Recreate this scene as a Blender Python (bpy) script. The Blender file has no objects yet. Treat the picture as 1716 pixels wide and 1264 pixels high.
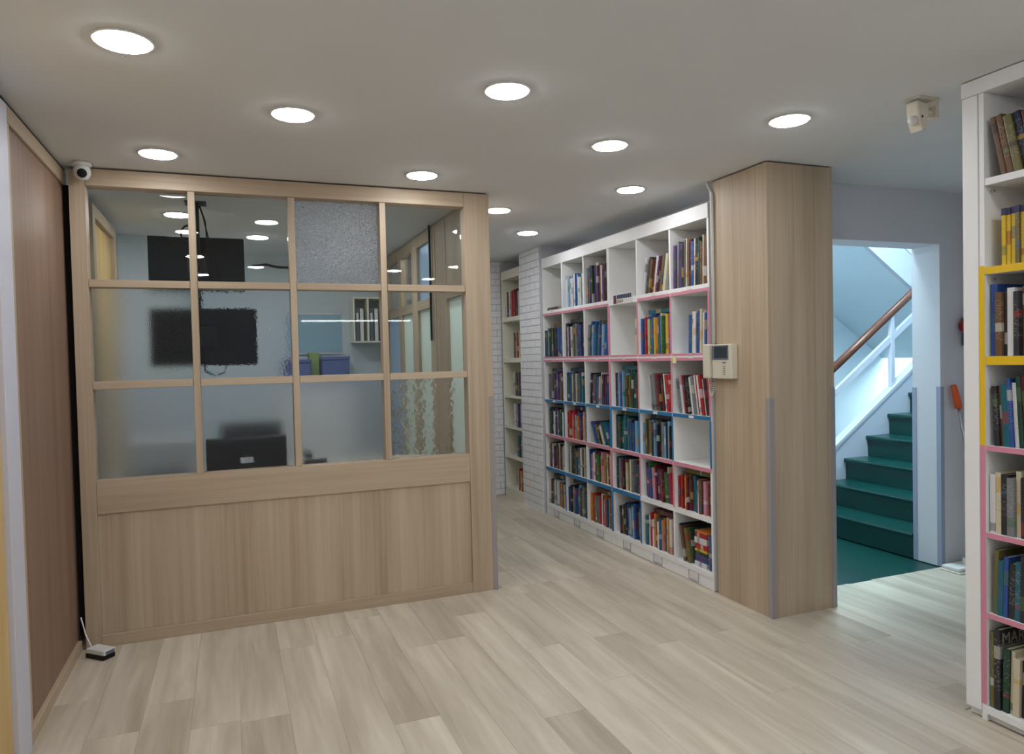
import bpy, math, random
from mathutils import Vector, Matrix
random.seed(7)
scene = bpy.context.scene
COL = scene.collection
R = math.radians

# ------------------------------------------------------------------ camera
F_PX, YAW, PITCH, ROLL, CAM_H = 1200.08, 0.372689, -0.0254975, -0.0233023, 1.402
fw = Vector((math.sin(YAW), math.cos(YAW), 0)); rt = Vector((math.cos(YAW), -math.sin(YAW), 0)); up = Vector((0, 0, 1))
f2 = math.cos(PITCH) * fw + math.sin(PITCH) * up
u2 = math.cos(PITCH) * up - math.sin(PITCH) * fw
r3 = math.cos(ROLL) * rt + math.sin(ROLL) * u2
u3 = -math.sin(ROLL) * rt + math.cos(ROLL) * u2
cam_d = bpy.data.cameras.new('camera'); cam = bpy.data.objects.new('camera', cam_d); COL.objects.link(cam)
cam_d.sensor_width = 36.0; cam_d.sensor_fit = 'HORIZONTAL'; cam_d.lens = F_PX / 1716 * 36.0
cam_d.clip_start = 0.05; cam_d.clip_end = 60
m = Matrix((r3, u3, -f2)).transposed().to_4x4(); m.translation = Vector((0, 0, CAM_H)); cam.matrix_world = m
scene.camera = cam

# ------------------------------------------------------------------ world, exposure
w = bpy.data.worlds.new('world'); scene.world = w; w.use_nodes = True
w.node_tree.nodes['Background'].inputs[0].default_value = (0.72, 0.80, 0.90, 1)
w.node_tree.nodes['Background'].inputs[1].default_value = 0.25
scene.view_settings.view_transform = 'Standard'; scene.view_settings.look = 'None'
scene.view_settings.gamma = 1.0; scene.view_settings.use_curve_mapping = False
scene.view_settings.exposure = 0.60
scene.cycles.sample_clamp_indirect = 6.0
DOWNLIGHT = 38.0        # radiance of a ceiling downlight disc
STAIR_FILL = 95.0       # radiance of the unseen fill lamps added in the stairwell
TUBE = 14.0

# ------------------------------------------------------------------ helpers
WP = {}                 # object name -> world position of its origin
def lin(c):
    return tuple(((v / 255) / 12.92 if v / 255 <= 0.04045 else ((v / 255 + 0.055) / 1.055) ** 2.4) for v in c) + (1.0,)

class MB:
    def __init__(s): s.v = []; s.f = []; s.mi = []
    def add(s, vs, fs, mi=0):
        b = len(s.v); s.v += [tuple(v) for v in vs]
        for f in fs: s.f.append(tuple(b + i for i in f)); s.mi.append(mi)
        return s
    def box(s, x0, x1, y0, y1, z0, z1, mi=0):
        return s.add([(x0,y0,z0),(x1,y0,z0),(x1,y1,z0),(x0,y1,z0),(x0,y0,z1),(x1,y0,z1),(x1,y1,z1),(x0,y1,z1)],
                     [(3,2,1,0),(4,5,6,7),(0,1,5,4),(1,2,6,5),(2,3,7,6),(3,0,4,7)], mi)
    def prism(s, poly, axis, a0, a1, mi=0):
        # poly: 2D points; axis 'y' -> (x,z), 'x' -> (y,z), 'z' -> (x,y)
        def P(p, a): return {'y': (p[0], a, p[1]), 'x': (a, p[0], p[1]), 'z': (p[0], p[1], a)}[axis]
        n = len(poly)
        return s.add([P(p, a0) for p in poly] + [P(p, a1) for p in poly],
                     [tuple(range(n - 1, -1, -1)), tuple(range(n, 2 * n))] + [(i, (i + 1) % n, n + (i + 1) % n, n + i) for i in range(n)], mi)
    def tube(s, pts, r, n=8, mi=0):
        pts = [Vector(p) for p in pts]; vs = []; fs = []; k = len(pts)
        for i, p in enumerate(pts):
            d = (pts[min(i + 1, k - 1)] - pts[max(i - 1, 0)]).normalized()
            a = d.cross(Vector((0, 0, 1)) if abs(d.z) < 0.9 else Vector((1, 0, 0))).normalized(); b = d.cross(a)
            rr = r[i] if isinstance(r, (list, tuple)) else r
            for j in range(n):
                t = 2 * math.pi * j / n; vs.append(p + a * math.cos(t) * rr + b * math.sin(t) * rr)
        for i in range(k - 1):
            for j in range(n): fs.append((i*n+j, i*n+(j+1)%n, (i+1)*n+(j+1)%n, (i+1)*n+j))
        fs.append(tuple(range(n - 1, -1, -1))); fs.append(tuple((k - 1) * n + j for j in range(n)))
        return s.add(vs, fs, mi)
    def lathe(s, prof, c, n=24, d=(0, 0, 1), mi=0):
        d = Vector(d).normalized(); a = d.cross(Vector((0, 0, 1)) if abs(d.z) < 0.9 else Vector((1, 0, 0))).normalized(); b = d.cross(a)
        c = Vector(c); vs = []; fs = []; k = len(prof)
        for r, h in prof:
            for j in range(n):
                t = 2 * math.pi * j / n; vs.append(c + d * h + a * math.cos(t) * r + b * math.sin(t) * r)
        for i in range(k - 1):
            for j in range(n): fs.append((i*n+j, i*n+(j+1)%n, (i+1)*n+(j+1)%n, (i+1)*n+j))
        fs.append(tuple(range(n - 1, -1, -1))); fs.append(tuple((k - 1) * n + j for j in range(n)))
        return s.add(vs, fs, mi)
    def build(s, name, mat, parent=None, bevel=0, smooth=False, origin=None):
        me = bpy.data.meshes.new(name)
        if parent is not None: o0 = WP[parent.name]
        elif origin is not None: o0 = Vector(origin)
        else:
            xs = [v[0] for v in s.v]; ys = [v[1] for v in s.v]; zs = [v[2] for v in s.v]
            o0 = Vector(((min(xs)+max(xs))/2, (min(ys)+max(ys))/2, min(zs)))
        me.from_pydata([tuple(Vector(v) - o0) for v in s.v], [], s.f)
        for mt in (mat if isinstance(mat, (list, tuple)) else [mat]): me.materials.append(mt)
        for p, i in zip(me.polygons, s.mi): p.material_index = i; p.use_smooth = smooth
        me.update()
        import bmesh as _b
        bm = _b.new(); bm.from_mesh(me); _b.ops.recalc_face_normals(bm, faces=bm.faces[:]); bm.to_mesh(me); bm.free()
        o = bpy.data.objects.new(name, me); COL.objects.link(o)
        if parent is not None: o.parent = parent
        else: o.location = o0
        WP[o.name] = o0
        if bevel:
            md = o.modifiers.new('bevel', 'BEVEL'); md.width = bevel; md.segments = 2; md.limit_method = 'ANGLE'; md.angle_limit = R(40)
        return o

def box(name, b, mat, parent=None, bevel=0): return MB().box(*b).build(name, mat, parent, bevel)
def empty(name, loc):
    o = bpy.data.objects.new(name, None); COL.objects.link(o); o.location = loc; o.empty_display_size = 0.05; WP[o.name] = Vector(loc); return o
def tag(o, label=None, cat=None, group=None, kind=None):
    if label: o['label'] = label
    if cat: o['category'] = cat
    if group: o['group'] = group
    if kind: o['kind'] = kind
    return o
def struct(o): o['kind'] = 'structure'; return o

# ------------------------------------------------------------------ materials
def new_mat(name):
    mt = bpy.data.materials.new(name); mt.use_nodes = True; nt = mt.node_tree
    return mt, nt, nt.nodes['Principled BSDF']
def node(nt, t, **kw):
    n = nt.nodes.new(t)
    for k, v in kw.items(): setattr(n, k, v)
    return n
def plain(name, rgb, rough=0.5, metal=0.0, spec=0.5, noise=0.0, nscale=20, bump=0.0):
    mt, nt, p = new_mat(name); c = lin(rgb)
    p.inputs['Base Color'].default_value = c; p.inputs['Roughness'].default_value = rough; p.inputs['Metallic'].default_value = metal
    p.inputs['Specular IOR Level'].default_value = spec
    g = node(nt, 'ShaderNodeNewGeometry'); nz = node(nt, 'ShaderNodeTexNoise'); nz.inputs['Scale'].default_value = nscale; nz.inputs['Detail'].default_value = 4
    nt.links.new(g.outputs['Position'], nz.inputs['Vector'])
    if noise:
        r = node(nt, 'ShaderNodeValToRGB'); r.color_ramp.elements[0].position = 0.3; r.color_ramp.elements[1].position = 0.7
        r.color_ramp.elements[0].color = tuple(v * (1 - noise) for v in c[:3]) + (1,); r.color_ramp.elements[1].color = tuple(min(1, v * (1 + noise)) for v in c[:3]) + (1,)
        nt.links.new(nz.outputs['Fac'], r.inputs['Fac']); nt.links.new(r.outputs['Color'], p.inputs['Base Color'])
    if bump:
        b = node(nt, 'ShaderNodeBump'); b.inputs['Strength'].default_value = bump; b.inputs['Distance'].default_value = 0.01
        nt.links.new(nz.outputs['Fac'], b.inputs['Height']); nt.links.new(b.outputs['Normal'], p.inputs['Normal'])
    return mt
def wood(name, dark, light, axis='z', rough=0.45, fine=60, long=1.6, rnd=False, bump=0.05):
    mt, nt, p = new_mat(name)
    g = node(nt, 'ShaderNodeNewGeometry'); mp = node(nt, 'ShaderNodeMapping')
    sc = {'x': (long, fine, fine), 'y': (fine, long, fine), 'z': (fine, fine, long)}[axis]
    mp.inputs['Scale'].default_value = sc
    src = g.outputs['Position']
    if rnd:
        oi = node(nt, 'ShaderNodeObjectInfo'); mul = node(nt, 'ShaderNodeMath', operation='MULTIPLY'); mul.inputs[1].default_value = 37.0
        cmb = node(nt, 'ShaderNodeCombineXYZ'); ad = node(nt, 'ShaderNodeVectorMath', operation='ADD')
        nt.links.new(oi.outputs['Random'], mul.inputs[0]); nt.links.new(mul.outputs[0], cmb.inputs[0]); nt.links.new(mul.outputs[0], cmb.inputs[1]); nt.links.new(mul.outputs[0], cmb.inputs[2])
        nt.links.new(src, ad.inputs[0]); nt.links.new(cmb.outputs[0], ad.inputs[1]); src = ad.outputs[0]
    nt.links.new(src, mp.inputs['Vector'])
    n1 = node(nt, 'ShaderNodeTexNoise'); n1.inputs['Scale'].default_value = 1.0; n1.inputs['Detail'].default_value = 6; n1.inputs['Roughness'].default_value = 0.6; n1.inputs['Distortion'].default_value = 0.4
    nt.links.new(mp.outputs[0], n1.inputs['Vector'])
    mp2 = node(nt, 'ShaderNodeMapping'); mp2.inputs['Scale'].default_value = tuple((v * 0.16 if v == fine else v * 0.5) for v in sc)
    nt.links.new(src, mp2.inputs['Vector'])
    n2 = node(nt, 'ShaderNodeTexNoise'); n2.inputs['Scale'].default_value = 1.0; n2.inputs['Detail'].default_value = 3
    nt.links.new(mp2.outputs[0], n2.inputs['Vector'])
    mx = node(nt, 'ShaderNodeMath', operation='MULTIPLY_ADD'); mx.inputs[1].default_value = 0.5
    m2 = node(nt, 'ShaderNodeMath', operation='MULTIPLY'); m2.inputs[1].default_value = 0.5
    nt.links.new(n2.outputs['Fac'], m2.inputs[0]); nt.links.new(n1.outputs['Fac'], mx.inputs[0]); nt.links.new(m2.outputs[0], mx.inputs[2])
    r = node(nt, 'ShaderNodeValToRGB'); r.color_ramp.elements[0].position = 0.36; r.color_ramp.elements[1].position = 0.64
    r.color_ramp.elements[0].color = lin(dark); r.color_ramp.elements[1].color = lin(light)
    nt.links.new(mx.outputs[0], r.inputs['Fac'])
    out = r.outputs['Color']
    if rnd:
        hs = node(nt, 'ShaderNodeHueSaturation'); mr = node(nt, 'ShaderNodeMapRange'); mr.inputs['To Min'].default_value = 0.95; mr.inputs['To Max'].default_value = 1.04
        nt.links.new(oi.outputs['Random'], mr.inputs['Value']); nt.links.new(mr.outputs[0], hs.inputs['Value']); nt.links.new(out, hs.inputs['Color']); out = hs.outputs['Color']
    nt.links.new(out, p.inputs['Base Color'])
    p.inputs['Roughness'].default_value = rough
    b = node(nt, 'ShaderNodeBump'); b.inputs['Strength'].default_value = bump; b.inputs['Distance'].default_value = 0.004
    nt.links.new(n1.outputs['Fac'], b.inputs['Height']); nt.links.new(b.outputs['Normal'], p.inputs['Normal'])
    return mt
def emit(name, rgb, strength):
    mt = bpy.data.materials.new(name); mt.use_nodes = True; nt = mt.node_tree; nt.nodes.clear()
    e = node(nt, 'ShaderNodeEmission'); e.inputs[0].default_value = tuple(rgb) + (1,); e.inputs[1].default_value = strength
    o = node(nt, 'ShaderNodeOutputMaterial'); nt.links.new(e.outputs[0], o.inputs[0]); return mt
def clear_glass(name, tint=(0.96, 0.985, 0.975), refl=1.0):
    mt = bpy.data.materials.new(name); mt.use_nodes = True; nt = mt.node_tree; nt.nodes.clear()
    t = node(nt, 'ShaderNodeBsdfTransparent'); t.inputs[0].default_value = tuple(tint) + (1,)
    g = node(nt, 'ShaderNodeBsdfGlossy'); g.inputs['Roughness'].default_value = 0.012
    fr = node(nt, 'ShaderNodeFresnel'); fr.inputs['IOR'].default_value = 1.5
    mu = node(nt, 'ShaderNodeMath', operation='MULTIPLY'); mu.inputs[1].default_value = refl
    mx = node(nt, 'ShaderNodeMixShader'); o = node(nt, 'ShaderNodeOutputMaterial')
    nt.links.new(fr.outputs[0], mu.inputs[0]); nt.links.new(mu.outputs[0], mx.inputs[0]); nt.links.new(t.outputs[0], mx.inputs[1]); nt.links.new(g.outputs[0], mx.inputs[2]); nt.links.new(mx.outputs[0], o.inputs[0])
    return mt
def rough_glass(name, rough, tint=(0.86, 0.92, 0.95), ior=1.25, tex=None, scale=60, bump=0.3, dist=0.004, milk=0.0, detail=2):
    mt, nt, p = new_mat(name)
    p.inputs['Base Color'].default_value = tuple(tint) + (1,); p.inputs['Roughness'].default_value = rough
    p.inputs['Transmission Weight'].default_value = 1.0; p.inputs['IOR'].default_value = ior
    if tex:
        g = node(nt, 'ShaderNodeNewGeometry')
        if tex == 'noise':
            t = node(nt, 'ShaderNodeTexNoise'); t.inputs['Detail'].default_value = detail; h = t.outputs['Fac']
        else:
            t = node(nt, 'ShaderNodeTexVoronoi'); t.feature = 'SMOOTH_F1'; t.inputs['Smoothness'].default_value = 0.4; h = t.outputs['Distance']
        t.inputs['Scale'].default_value = scale; nt.links.new(g.outputs['Position'], t.inputs['Vector'])
        b = node(nt, 'ShaderNodeBump'); b.inputs['Strength'].default_value = bump; b.inputs['Distance'].default_value = dist
        nt.links.new(h, b.inputs['Height']); nt.links.new(b.outputs['Normal'], p.inputs['Normal'])
    if milk:
        tr = node(nt, 'ShaderNodeBsdfTranslucent'); tr.inputs[0].default_value = tuple(tint) + (1,)
        mx = node(nt, 'ShaderNodeMixShader'); mx.inputs[0].default_value = milk
        o = nt.nodes['Material Output']
        nt.links.new(p.outputs[0], mx.inputs[1]); nt.links.new(tr.outputs[0], mx.inputs[2]); nt.links.new(mx.outputs[0], o.inputs[0])
    return mt

M = {}
M['ceiling'] = plain('ceiling_paint', (226, 229, 232), 0.85, noise=0.01, nscale=3)
M['wall'] = plain('wall_paint', (224, 224, 230), 0.8, noise=0.012, nscale=4)
M['wall_office'] = plain('office_wall_paint', (208, 219, 224), 0.8, noise=0.012, nscale=4)
M['wall_stair'] = plain('stair_wall_paint', (222, 233, 241), 0.75, noise=0.01, nscale=4)
M['plank'] = wood('vinyl_plank', (176, 165, 147), (222, 213, 196), 'y', 0.40, fine=15, long=1.1, rnd=True, bump=0.03)
M['floor_base'] = wood('vinyl_floor', (176, 165, 147), (222, 213, 196), 'y', 0.42, fine=22, long=1.1)
M['oak_z'] = wood('oak_laminate_upright', (170, 150, 126), (198, 180, 156), 'z', 0.5, fine=42, long=0.9)
M['oak_x'] = wood('oak_laminate_across', (172, 152, 128), (196, 178, 154), 'x', 0.5, fine=42, long=0.9)
M['oak_y'] = wood('oak_laminate_along', (172, 152, 128), (196, 178, 154), 'y', 0.5, fine=42, long=0.9)
M['brown_panel'] = wood('brown_panel', (126, 100, 84), (150, 123, 105), 'z', 0.5, fine=50, long=1.0)
M['yellow_wood'] = wood('yellow_birch', (190, 155, 95), (220, 190, 130), 'z', 0.5, fine=14, long=1.2)
M['gap_shade'] = plain('gap_shade', (14, 11, 10), 0.9)  # near-black colour standing in for the shade inside narrow gaps
M['white_frame'] = plain('white_frame_paint', (206, 208, 222), 0.5)
M['shelf_white'] = plain('white_melamine', (240, 241, 242), 0.38, noise=0.008, nscale=5)
M['shelf_cream'] = plain('cream_melamine', (234, 232, 216), 0.45, noise=0.01, nscale=5)
M['tape_pink'] = plain('pink_tape', (214, 140, 160), 0.5)
M['tape_blue'] = plain('blue_tape', (42, 118, 172), 0.5)
M['tape_yellow'] = plain('yellow_tape', (232, 190, 20), 0.45)
M['tape_white'] = plain('white_tape', (228, 226, 228), 0.5)
M['brick'] = plain('painted_brick', (242, 243, 247), 0.7, noise=0.03, nscale=25, bump=0.35)
M['mortar'] = plain('painted_mortar', (206, 207, 214), 0.85, noise=0.05, nscale=30, bump=0.3)
M['guard'] = plain('grey_corner_guard', (158, 152, 152), 0.35)
M['guard_blue'] = plain('pale_corner_guard', (160, 168, 190), 0.35)
M['plastic_white'] = plain('white_plastic', (222, 222, 220), 0.4)
M['plastic_ivory'] = plain('ivory_plastic', (212, 206, 188), 0.45)
M['plastic_black'] = plain('black_plastic', (10, 12, 17), 0.45, spec=0.3)
M['screen_back'] = plain('dark_navy_plastic', (12, 17, 30), 0.6, spec=0.2)
M['screen_glass'] = plain('dark_screen', (52, 60, 72), 0.12)
M['grey_bezel'] = plain('grey_bezel', (98, 108, 118), 0.4)
M['green_paint'] = plain('green_floor_paint', (4, 60, 55), 0.3, noise=0.08, nscale=6)
M['handrail'] = wood('brown_handrail', (84, 44, 28), (108, 60, 40), 'x', 0.35, fine=40, long=2)
M['orange'] = plain('orange_rubber', (218, 88, 30), 0.5)
M['steel'] = plain('brushed_steel', (190, 192, 196), 0.3, metal=0.9)
M['red'] = plain('dark_red_plastic', (150, 22, 30), 0.35)
M['blue_plastic'] = plain('blue_plastic', (86, 104, 160), 0.45)
M['green_card'] = plain('green_card', (150, 176, 110), 0.7)
M['band'] = plain('navy_print', (44, 50, 92), 0.5)
M['note'] = plain('yellow_paper', (232, 226, 170), 0.8)
M['ink'] = plain('dark_blue_ink', (50, 60, 90), 0.8)
M['ink_red'] = plain('dark_red_ink', (105, 60, 75), 0.8)
M['ink_grey'] = plain('grey_ink', (150, 146, 130), 0.8)
M['pages'] = plain('book_pages', (205, 196, 172), 0.85, noise=0.06, nscale=200)
M['lamp'] = emit('downlight_glow', (0.975, 0.985, 1.0), DOWNLIGHT)
M['stair_fill'] = emit('stair_fill_glow', (0.70, 0.93, 1.0), STAIR_FILL)
M['stair_fill_low'] = emit('low_stair_fill_glow', (0.70, 0.93, 1.0), STAIR_FILL * 0.6)
M['tube'] = emit('tube_glow', (0.93, 0.98, 1.0), TUBE)
M['glass'] = clear_glass('clear_pane', refl=0.65)
M['frost'] = rough_glass('frosted_pane', 0.36, (0.84, 0.90, 0.96), 1.3, milk=0.035)
M['frost_fine'] = rough_glass('fine_frosted_pane', 0.27, (0.88, 0.93, 0.93), 1.2, 'noise', 190, 0.5, 0.003, milk=0.03)
M['ripple'] = rough_glass('rippled_pane', 0.05, (0.86, 0.92, 0.98), 1.2, 'noise', 70, 0.45, 0.004, milk=0.03)
M['pebble'] = rough_glass('pebbled_pane', 0.05, (0.88, 0.92, 1.0), 1.45, 'noise', 80, 0.9, 0.012, milk=0.10)
M['hammer'] = rough_glass('hammered_pane', 0.11, (0.92, 0.95, 0.93), 1.35, 'voronoi', 34, 0.3, 0.010)
M['film'] = rough_glass('pale_film_pane', 0.5, (0.88, 0.98, 0.93), 1.2, milk=0.7)
M['blue_pane'] = rough_glass('blue_pane', 0.3, (0.62, 0.78, 0.95), 1.2, 'noise', 60, 0.4, 0.004, milk=0.5)

def cover_mat(name, use_attr=False):
    mt, nt, p = new_mat(name)
    tc = node(nt, 'ShaderNodeTexCoord'); sp = node(nt, 'ShaderNodeSeparateXYZ')
    oi = node(nt, 'ShaderNodeObjectInfo')
    if use_attr:
        at = node(nt, 'ShaderNodeAttribute'); at.attribute_name = 'tone'; colr = at.outputs['Color']
        uv = node(nt, 'ShaderNodeAttribute'); uv.attribute_name = 'place'; nt.links.new(uv.outputs['Vector'], sp.inputs[0])
        rn = node(nt, 'ShaderNodeAttribute'); rn.attribute_name = 'chance'; rand = rn.outputs['Fac']
    else:
        colr = oi.outputs['Color']; rand = oi.outputs['Random']; nt.links.new(tc.outputs['Generated'], sp.inputs[0])
    z = sp.outputs['Z']
    def mth(op, a, b=None, c=None):
        n = node(nt, 'ShaderNodeMath', operation=op)
        for i, q in enumerate((a, b, c)):
            if q is None: continue
            if isinstance(q, (int, float)): n.inputs[i].default_value = q
            else: nt.links.new(q, n.inputs[i])
        return n.outputs[0]
    f1 = mth('FRACT', mth('MULTIPLY', rand, 7.31)); f2_ = mth('FRACT', mth('MULTIPLY', rand, 17.77)); f3 = mth('FRACT', mth('MULTIPLY', rand, 31.9))
    lo = mth('MULTIPLY', f1, 0.75); hi = mth('ADD', lo, mth('MULTIPLY_ADD', f2_, 0.22, 0.05))
    band = mth('MULTIPLY', mth('GREATER_THAN', z, lo), mth('LESS_THAN', z, hi))
    ramp = node(nt, 'ShaderNodeValToRGB'); ramp.color_ramp.interpolation = 'CONSTANT'
    cols = [(208, 204, 192), (30, 32, 40), (196, 160, 60), (150, 50, 50), (60, 96, 130), (215, 215, 212), (80, 110, 80)]
    el = ramp.color_ramp.elements
    while len(el) < len(cols): el.new(0.5)
    for i, c in enumerate(cols): el[i].position = i / len(cols); el[i].color = lin(c)
    nt.links.new(f3, ramp.inputs['Fac'])
    mix1 = node(nt, 'ShaderNodeMix', data_type='RGBA'); nt.links.new(mth('MULTIPLY', band, 0.55), mix1.inputs['Factor']); nt.links.new(colr, mix1.inputs['A']); nt.links.new(ramp.outputs[0], mix1.inputs['B'])
    # lettering-like print on the spine: fine noise inside a title zone
    cmb = node(nt, 'ShaderNodeCombineXYZ'); nt.links.new(mth('MULTIPLY', z, 46.0), cmb.inputs[0]); nt.links.new(mth('MULTIPLY', sp.outputs['Y'], 2.2), cmb.inputs[1]); nt.links.new(mth('MULTIPLY', rand, 90.0), cmb.inputs[2])
    nz = node(nt, 'ShaderNodeTexNoise'); nz.inputs['Scale'].default_value = 1.0; nz.inputs['Detail'].default_value = 2; nt.links.new(cmb.outputs[0], nz.inputs['Vector'])
    zone = mth('MULTIPLY', mth('GREATER_THAN', z, 0.25), mth('LESS_THAN', z, 0.88))
    txt = mth('MULTIPLY', mth('GREATER_THAN', nz.outputs['Fac'], 0.57), mth('MULTIPLY', zone, 0.15))
    inv = node(nt, 'ShaderNodeValToRGB'); inv.color_ramp.elements[0].color = lin((225, 220, 205)); inv.color_ramp.elements[1].color = lin((28, 28, 34)); inv.color_ramp.interpolation = 'CONSTANT'; inv.color_ramp.elements[1].position = 0.55
    nt.links.new(f2_, inv.inputs['Fac'])
    mix2 = node(nt, 'ShaderNodeMix', data_type='RGBA'); nt.links.new(txt, mix2.inputs['Factor']); nt.links.new(mix1.outputs['Result'], mix2.inputs['A']); nt.links.new(inv.outputs[0], mix2.inputs['B'])
    nt.links.new(mix2.outputs['Result'], p.inputs['Base Color']); p.inputs['Roughness'].default_value = 0.42
    return mt
M['cover'] = cover_mat('book_cover'); M['cover_many'] = cover_mat('book_cover_many', True)

H = 2.40
XL = -0.74            # left wall plane
YP = 4.12             # glazed partition centre plane
XB = 2.61             # bookcase and pillar plane
# ------------------------------------------------------------------ structure: floor, ceiling, walls
fl = MB(); fl.box(-0.95, 4.6, -4.6, 3.26, -0.06, -0.004); fl.box(-0.95, 2.93, 3.26, 7.1, -0.06, -0.004)
floor = struct(fl.build('floor', M['floor_base'], origin=(0, 0, 0)))
floor['label'] = 'pale greyish oak plank floor'
PW, PL = 0.183, 1.22
pm = MB().box(0.0004, PW - 0.0004, 0.0006, PL - 0.0006, -0.004, 0.0).build('plank', M['plank'], floor)
pm_me = pm.data; first = True; rp = random.Random(3)
def plank(x, y, x1, y1):
    """one plank of the shared mesh, cut pieces scaled"""
    global first
    o = pm if first else pm.copy()
    if not first: COL.objects.link(o)
    first = False
    o.location = (x, y, 0); o.scale = ((x1 - x) / PW, (y1 - y) / PL, 1)
def lay(x0, x1, y0, y1):
    x = x0; k = 0
    while x < x1 - 0.01:
        xe = min(x + PW, x1); y = y0 - rp.uniform(0, PL)
        while y < y1 - 0.01:
            a = max(y, y0); b = min(y + PL, y1)
            if b - a > 0.03: plank(x, a, xe, b)
            y += PL
        x = xe; k += 1
lay(XL, XB, 1.30, 4.08); lay(1.50, XB, 4.08, 6.9); lay(XB, 3.05, 1.93, 2.99); lay(3.05, 4.42, 1.93, 3.26)

ce = MB(); ce.box(-0.95, 4.6, -4.6, 3.26, H, H + 0.15); ce.box(-0.95, 2.93, 3.26, 7.1, H, H + 0.15)
struct(ce.build('ceiling', M['ceiling'], origin=(0, 0, H)))

# left wall: room side (framed brown panel), white door frame and yellow door nearer the viewer
wl = struct(MB().box(-0.95, XL - 0.03, -4.6, 7.1, 0, H).build('wall_left', M['wall']))
lp = empty('panelled_wall_frame', (XL, 3.6, 0)); tag(lp, 'brown wood panel in a pale oak frame along the left wall', 'wall panel')
box('panel', (XL - 0.028, XL - 0.012, 3.17, 4.125, 0.05, 2.32), M['brown_panel'], lp)
box('top_rail', (XL - 0.028, XL, 3.10, 4.155, 2.315, 2.382), M['oak_y'], lp, 0.003)
box('bottom_rail', (XL - 0.028, XL + 0.006, 3.10, 4.075, 0, 0.052), M['oak_y'], lp, 0.003)
box('stile', (XL - 0.028, XL, 3.085, 3.165, 0.053, 2.314), M['oak_z'], lp, 0.003)
box('shadow_gap', (XL - 0.027, XL - 0.009, 3.10, 4.17, 2.383, 2.399), M['gap_shade'], lp)
box('corner_gap', (XL - 0.026, -0.7185, 4.126, 4.17, 0.06, 2.314), M['gap_shade'], lp)
d1 = struct(empty('door_1', (XL, 2.5, 0))); d1['label'] = 'yellow birch door in a white frame at the left edge'
box('door_frame', (XL - 0.028, XL + 0.014, 2.925, 3.08, 0, 2.36), M['white_frame'], d1, 0.003)
box('door_frame', (XL - 0.028, XL + 0.014, 1.85, 1.97, 0, 2.36), M['white_frame'], d1, 0.003)
box('door_frame', (XL - 0.028, XL + 0.014, 1.972, 2.923, 2.24, 2.36), M['white_frame'], d1, 0.003)
box('door_leaf', (XL - 0.028, XL - 0.005, 1.972, 2.923, 0.005, 2.238), M['yellow_wood'], d1)

# right side: wall behind the bookcases, pillar, doorway wall
struct(MB().box(2.91, 3.03, 3.462, 7.1, 0, H).build('wall_right', M['wall']))
struct(MB().box(2.91, 3.03, -4.6, 1.80, 0, H).build('wall_right_near', M['wall']))
struct(MB().box(2.91, 4.6, 1.80, 1.90, 0, H).build('wall_passage', M['wall']))
struct(MB().box(4.42, 4.6, 1.90, 3.26, 0, H).build('wall_passage_end', M['wall']))
wd = MB(); wd.box(3.053, 4.6, 3.26, 3.46, 2.066, H); wd.box(4.21, 4.6, 3.26, 3.46, 0, 2.066)
struct(wd.build('wall_doorway', M['wall'], origin=(4.2, 3.3, 0)))
struct(MB().box(-0.95, 3.03, -4.7, -4.6, 0, H).build('wall_back', M['wall']))
pil = empty('wooden_pillar', (2.83, 3.2, 0)); tag(pil, 'square pillar clad in pale oak laminate beside the stair doorway', 'pillar')
box('core', (2.63, 3.035, 3.01, 3.46, 0, H), M['gap_shade'], pil)
box('cladding', (XB, XB + 0.018, 2.99, 3.44, 0, H - 0.008), M['oak_z'], pil)
box('cladding', (XB + 0.0185, 3.05, 2.99, 3.008, 0, H - 0.008), M['oak_z'], pil)
box('cladding', (3.037, 3.05, 3.0085, 3.46, 0, H - 0.008), M['oak_z'], pil)

def guard(x, y, h, sx, sy, mat, label, wd_=0.028):
    """L-shaped plastic corner strip on the corner (x, y); sx, sy point along the two faces"""
    t = 0.003; mb = MB()
    xs = sorted((x - sx * t, x + sx * wd_)); ys = sorted((y - sy * t, y))
    mb.box(xs[0], xs[1], ys[0], ys[1], 0.002, h)
    xs = sorted((x - sx * t, x)); ys = sorted((y, y + sy * wd_))
    mb.box(xs[0], xs[1], ys[0], ys[1], 0.002, h)
    return tag(mb.build('corner_guard', mat, origin=(x, y, 0)), label, 'corner guard', 'corner guards')
guard(XB, 2.99, 1.165, 1, 1, M['guard'], 'grey plastic corner guard on the front edge of the wooden pillar')
guard(3.05, 2.99, 1.205, -1, 1, M['guard'], 'grey plastic corner guard on the pillar edge by the stairs')
guard(4.21, 3.26, 1.16, 1, 1, M['guard_blue'], 'pale grey corner guard on the room side of the doorway jamb')
guard(4.21, 3.46, 1.15, 1, -1, M['guard_blue'], 'pale grey corner guard on the stair side of the doorway jamb')

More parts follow.
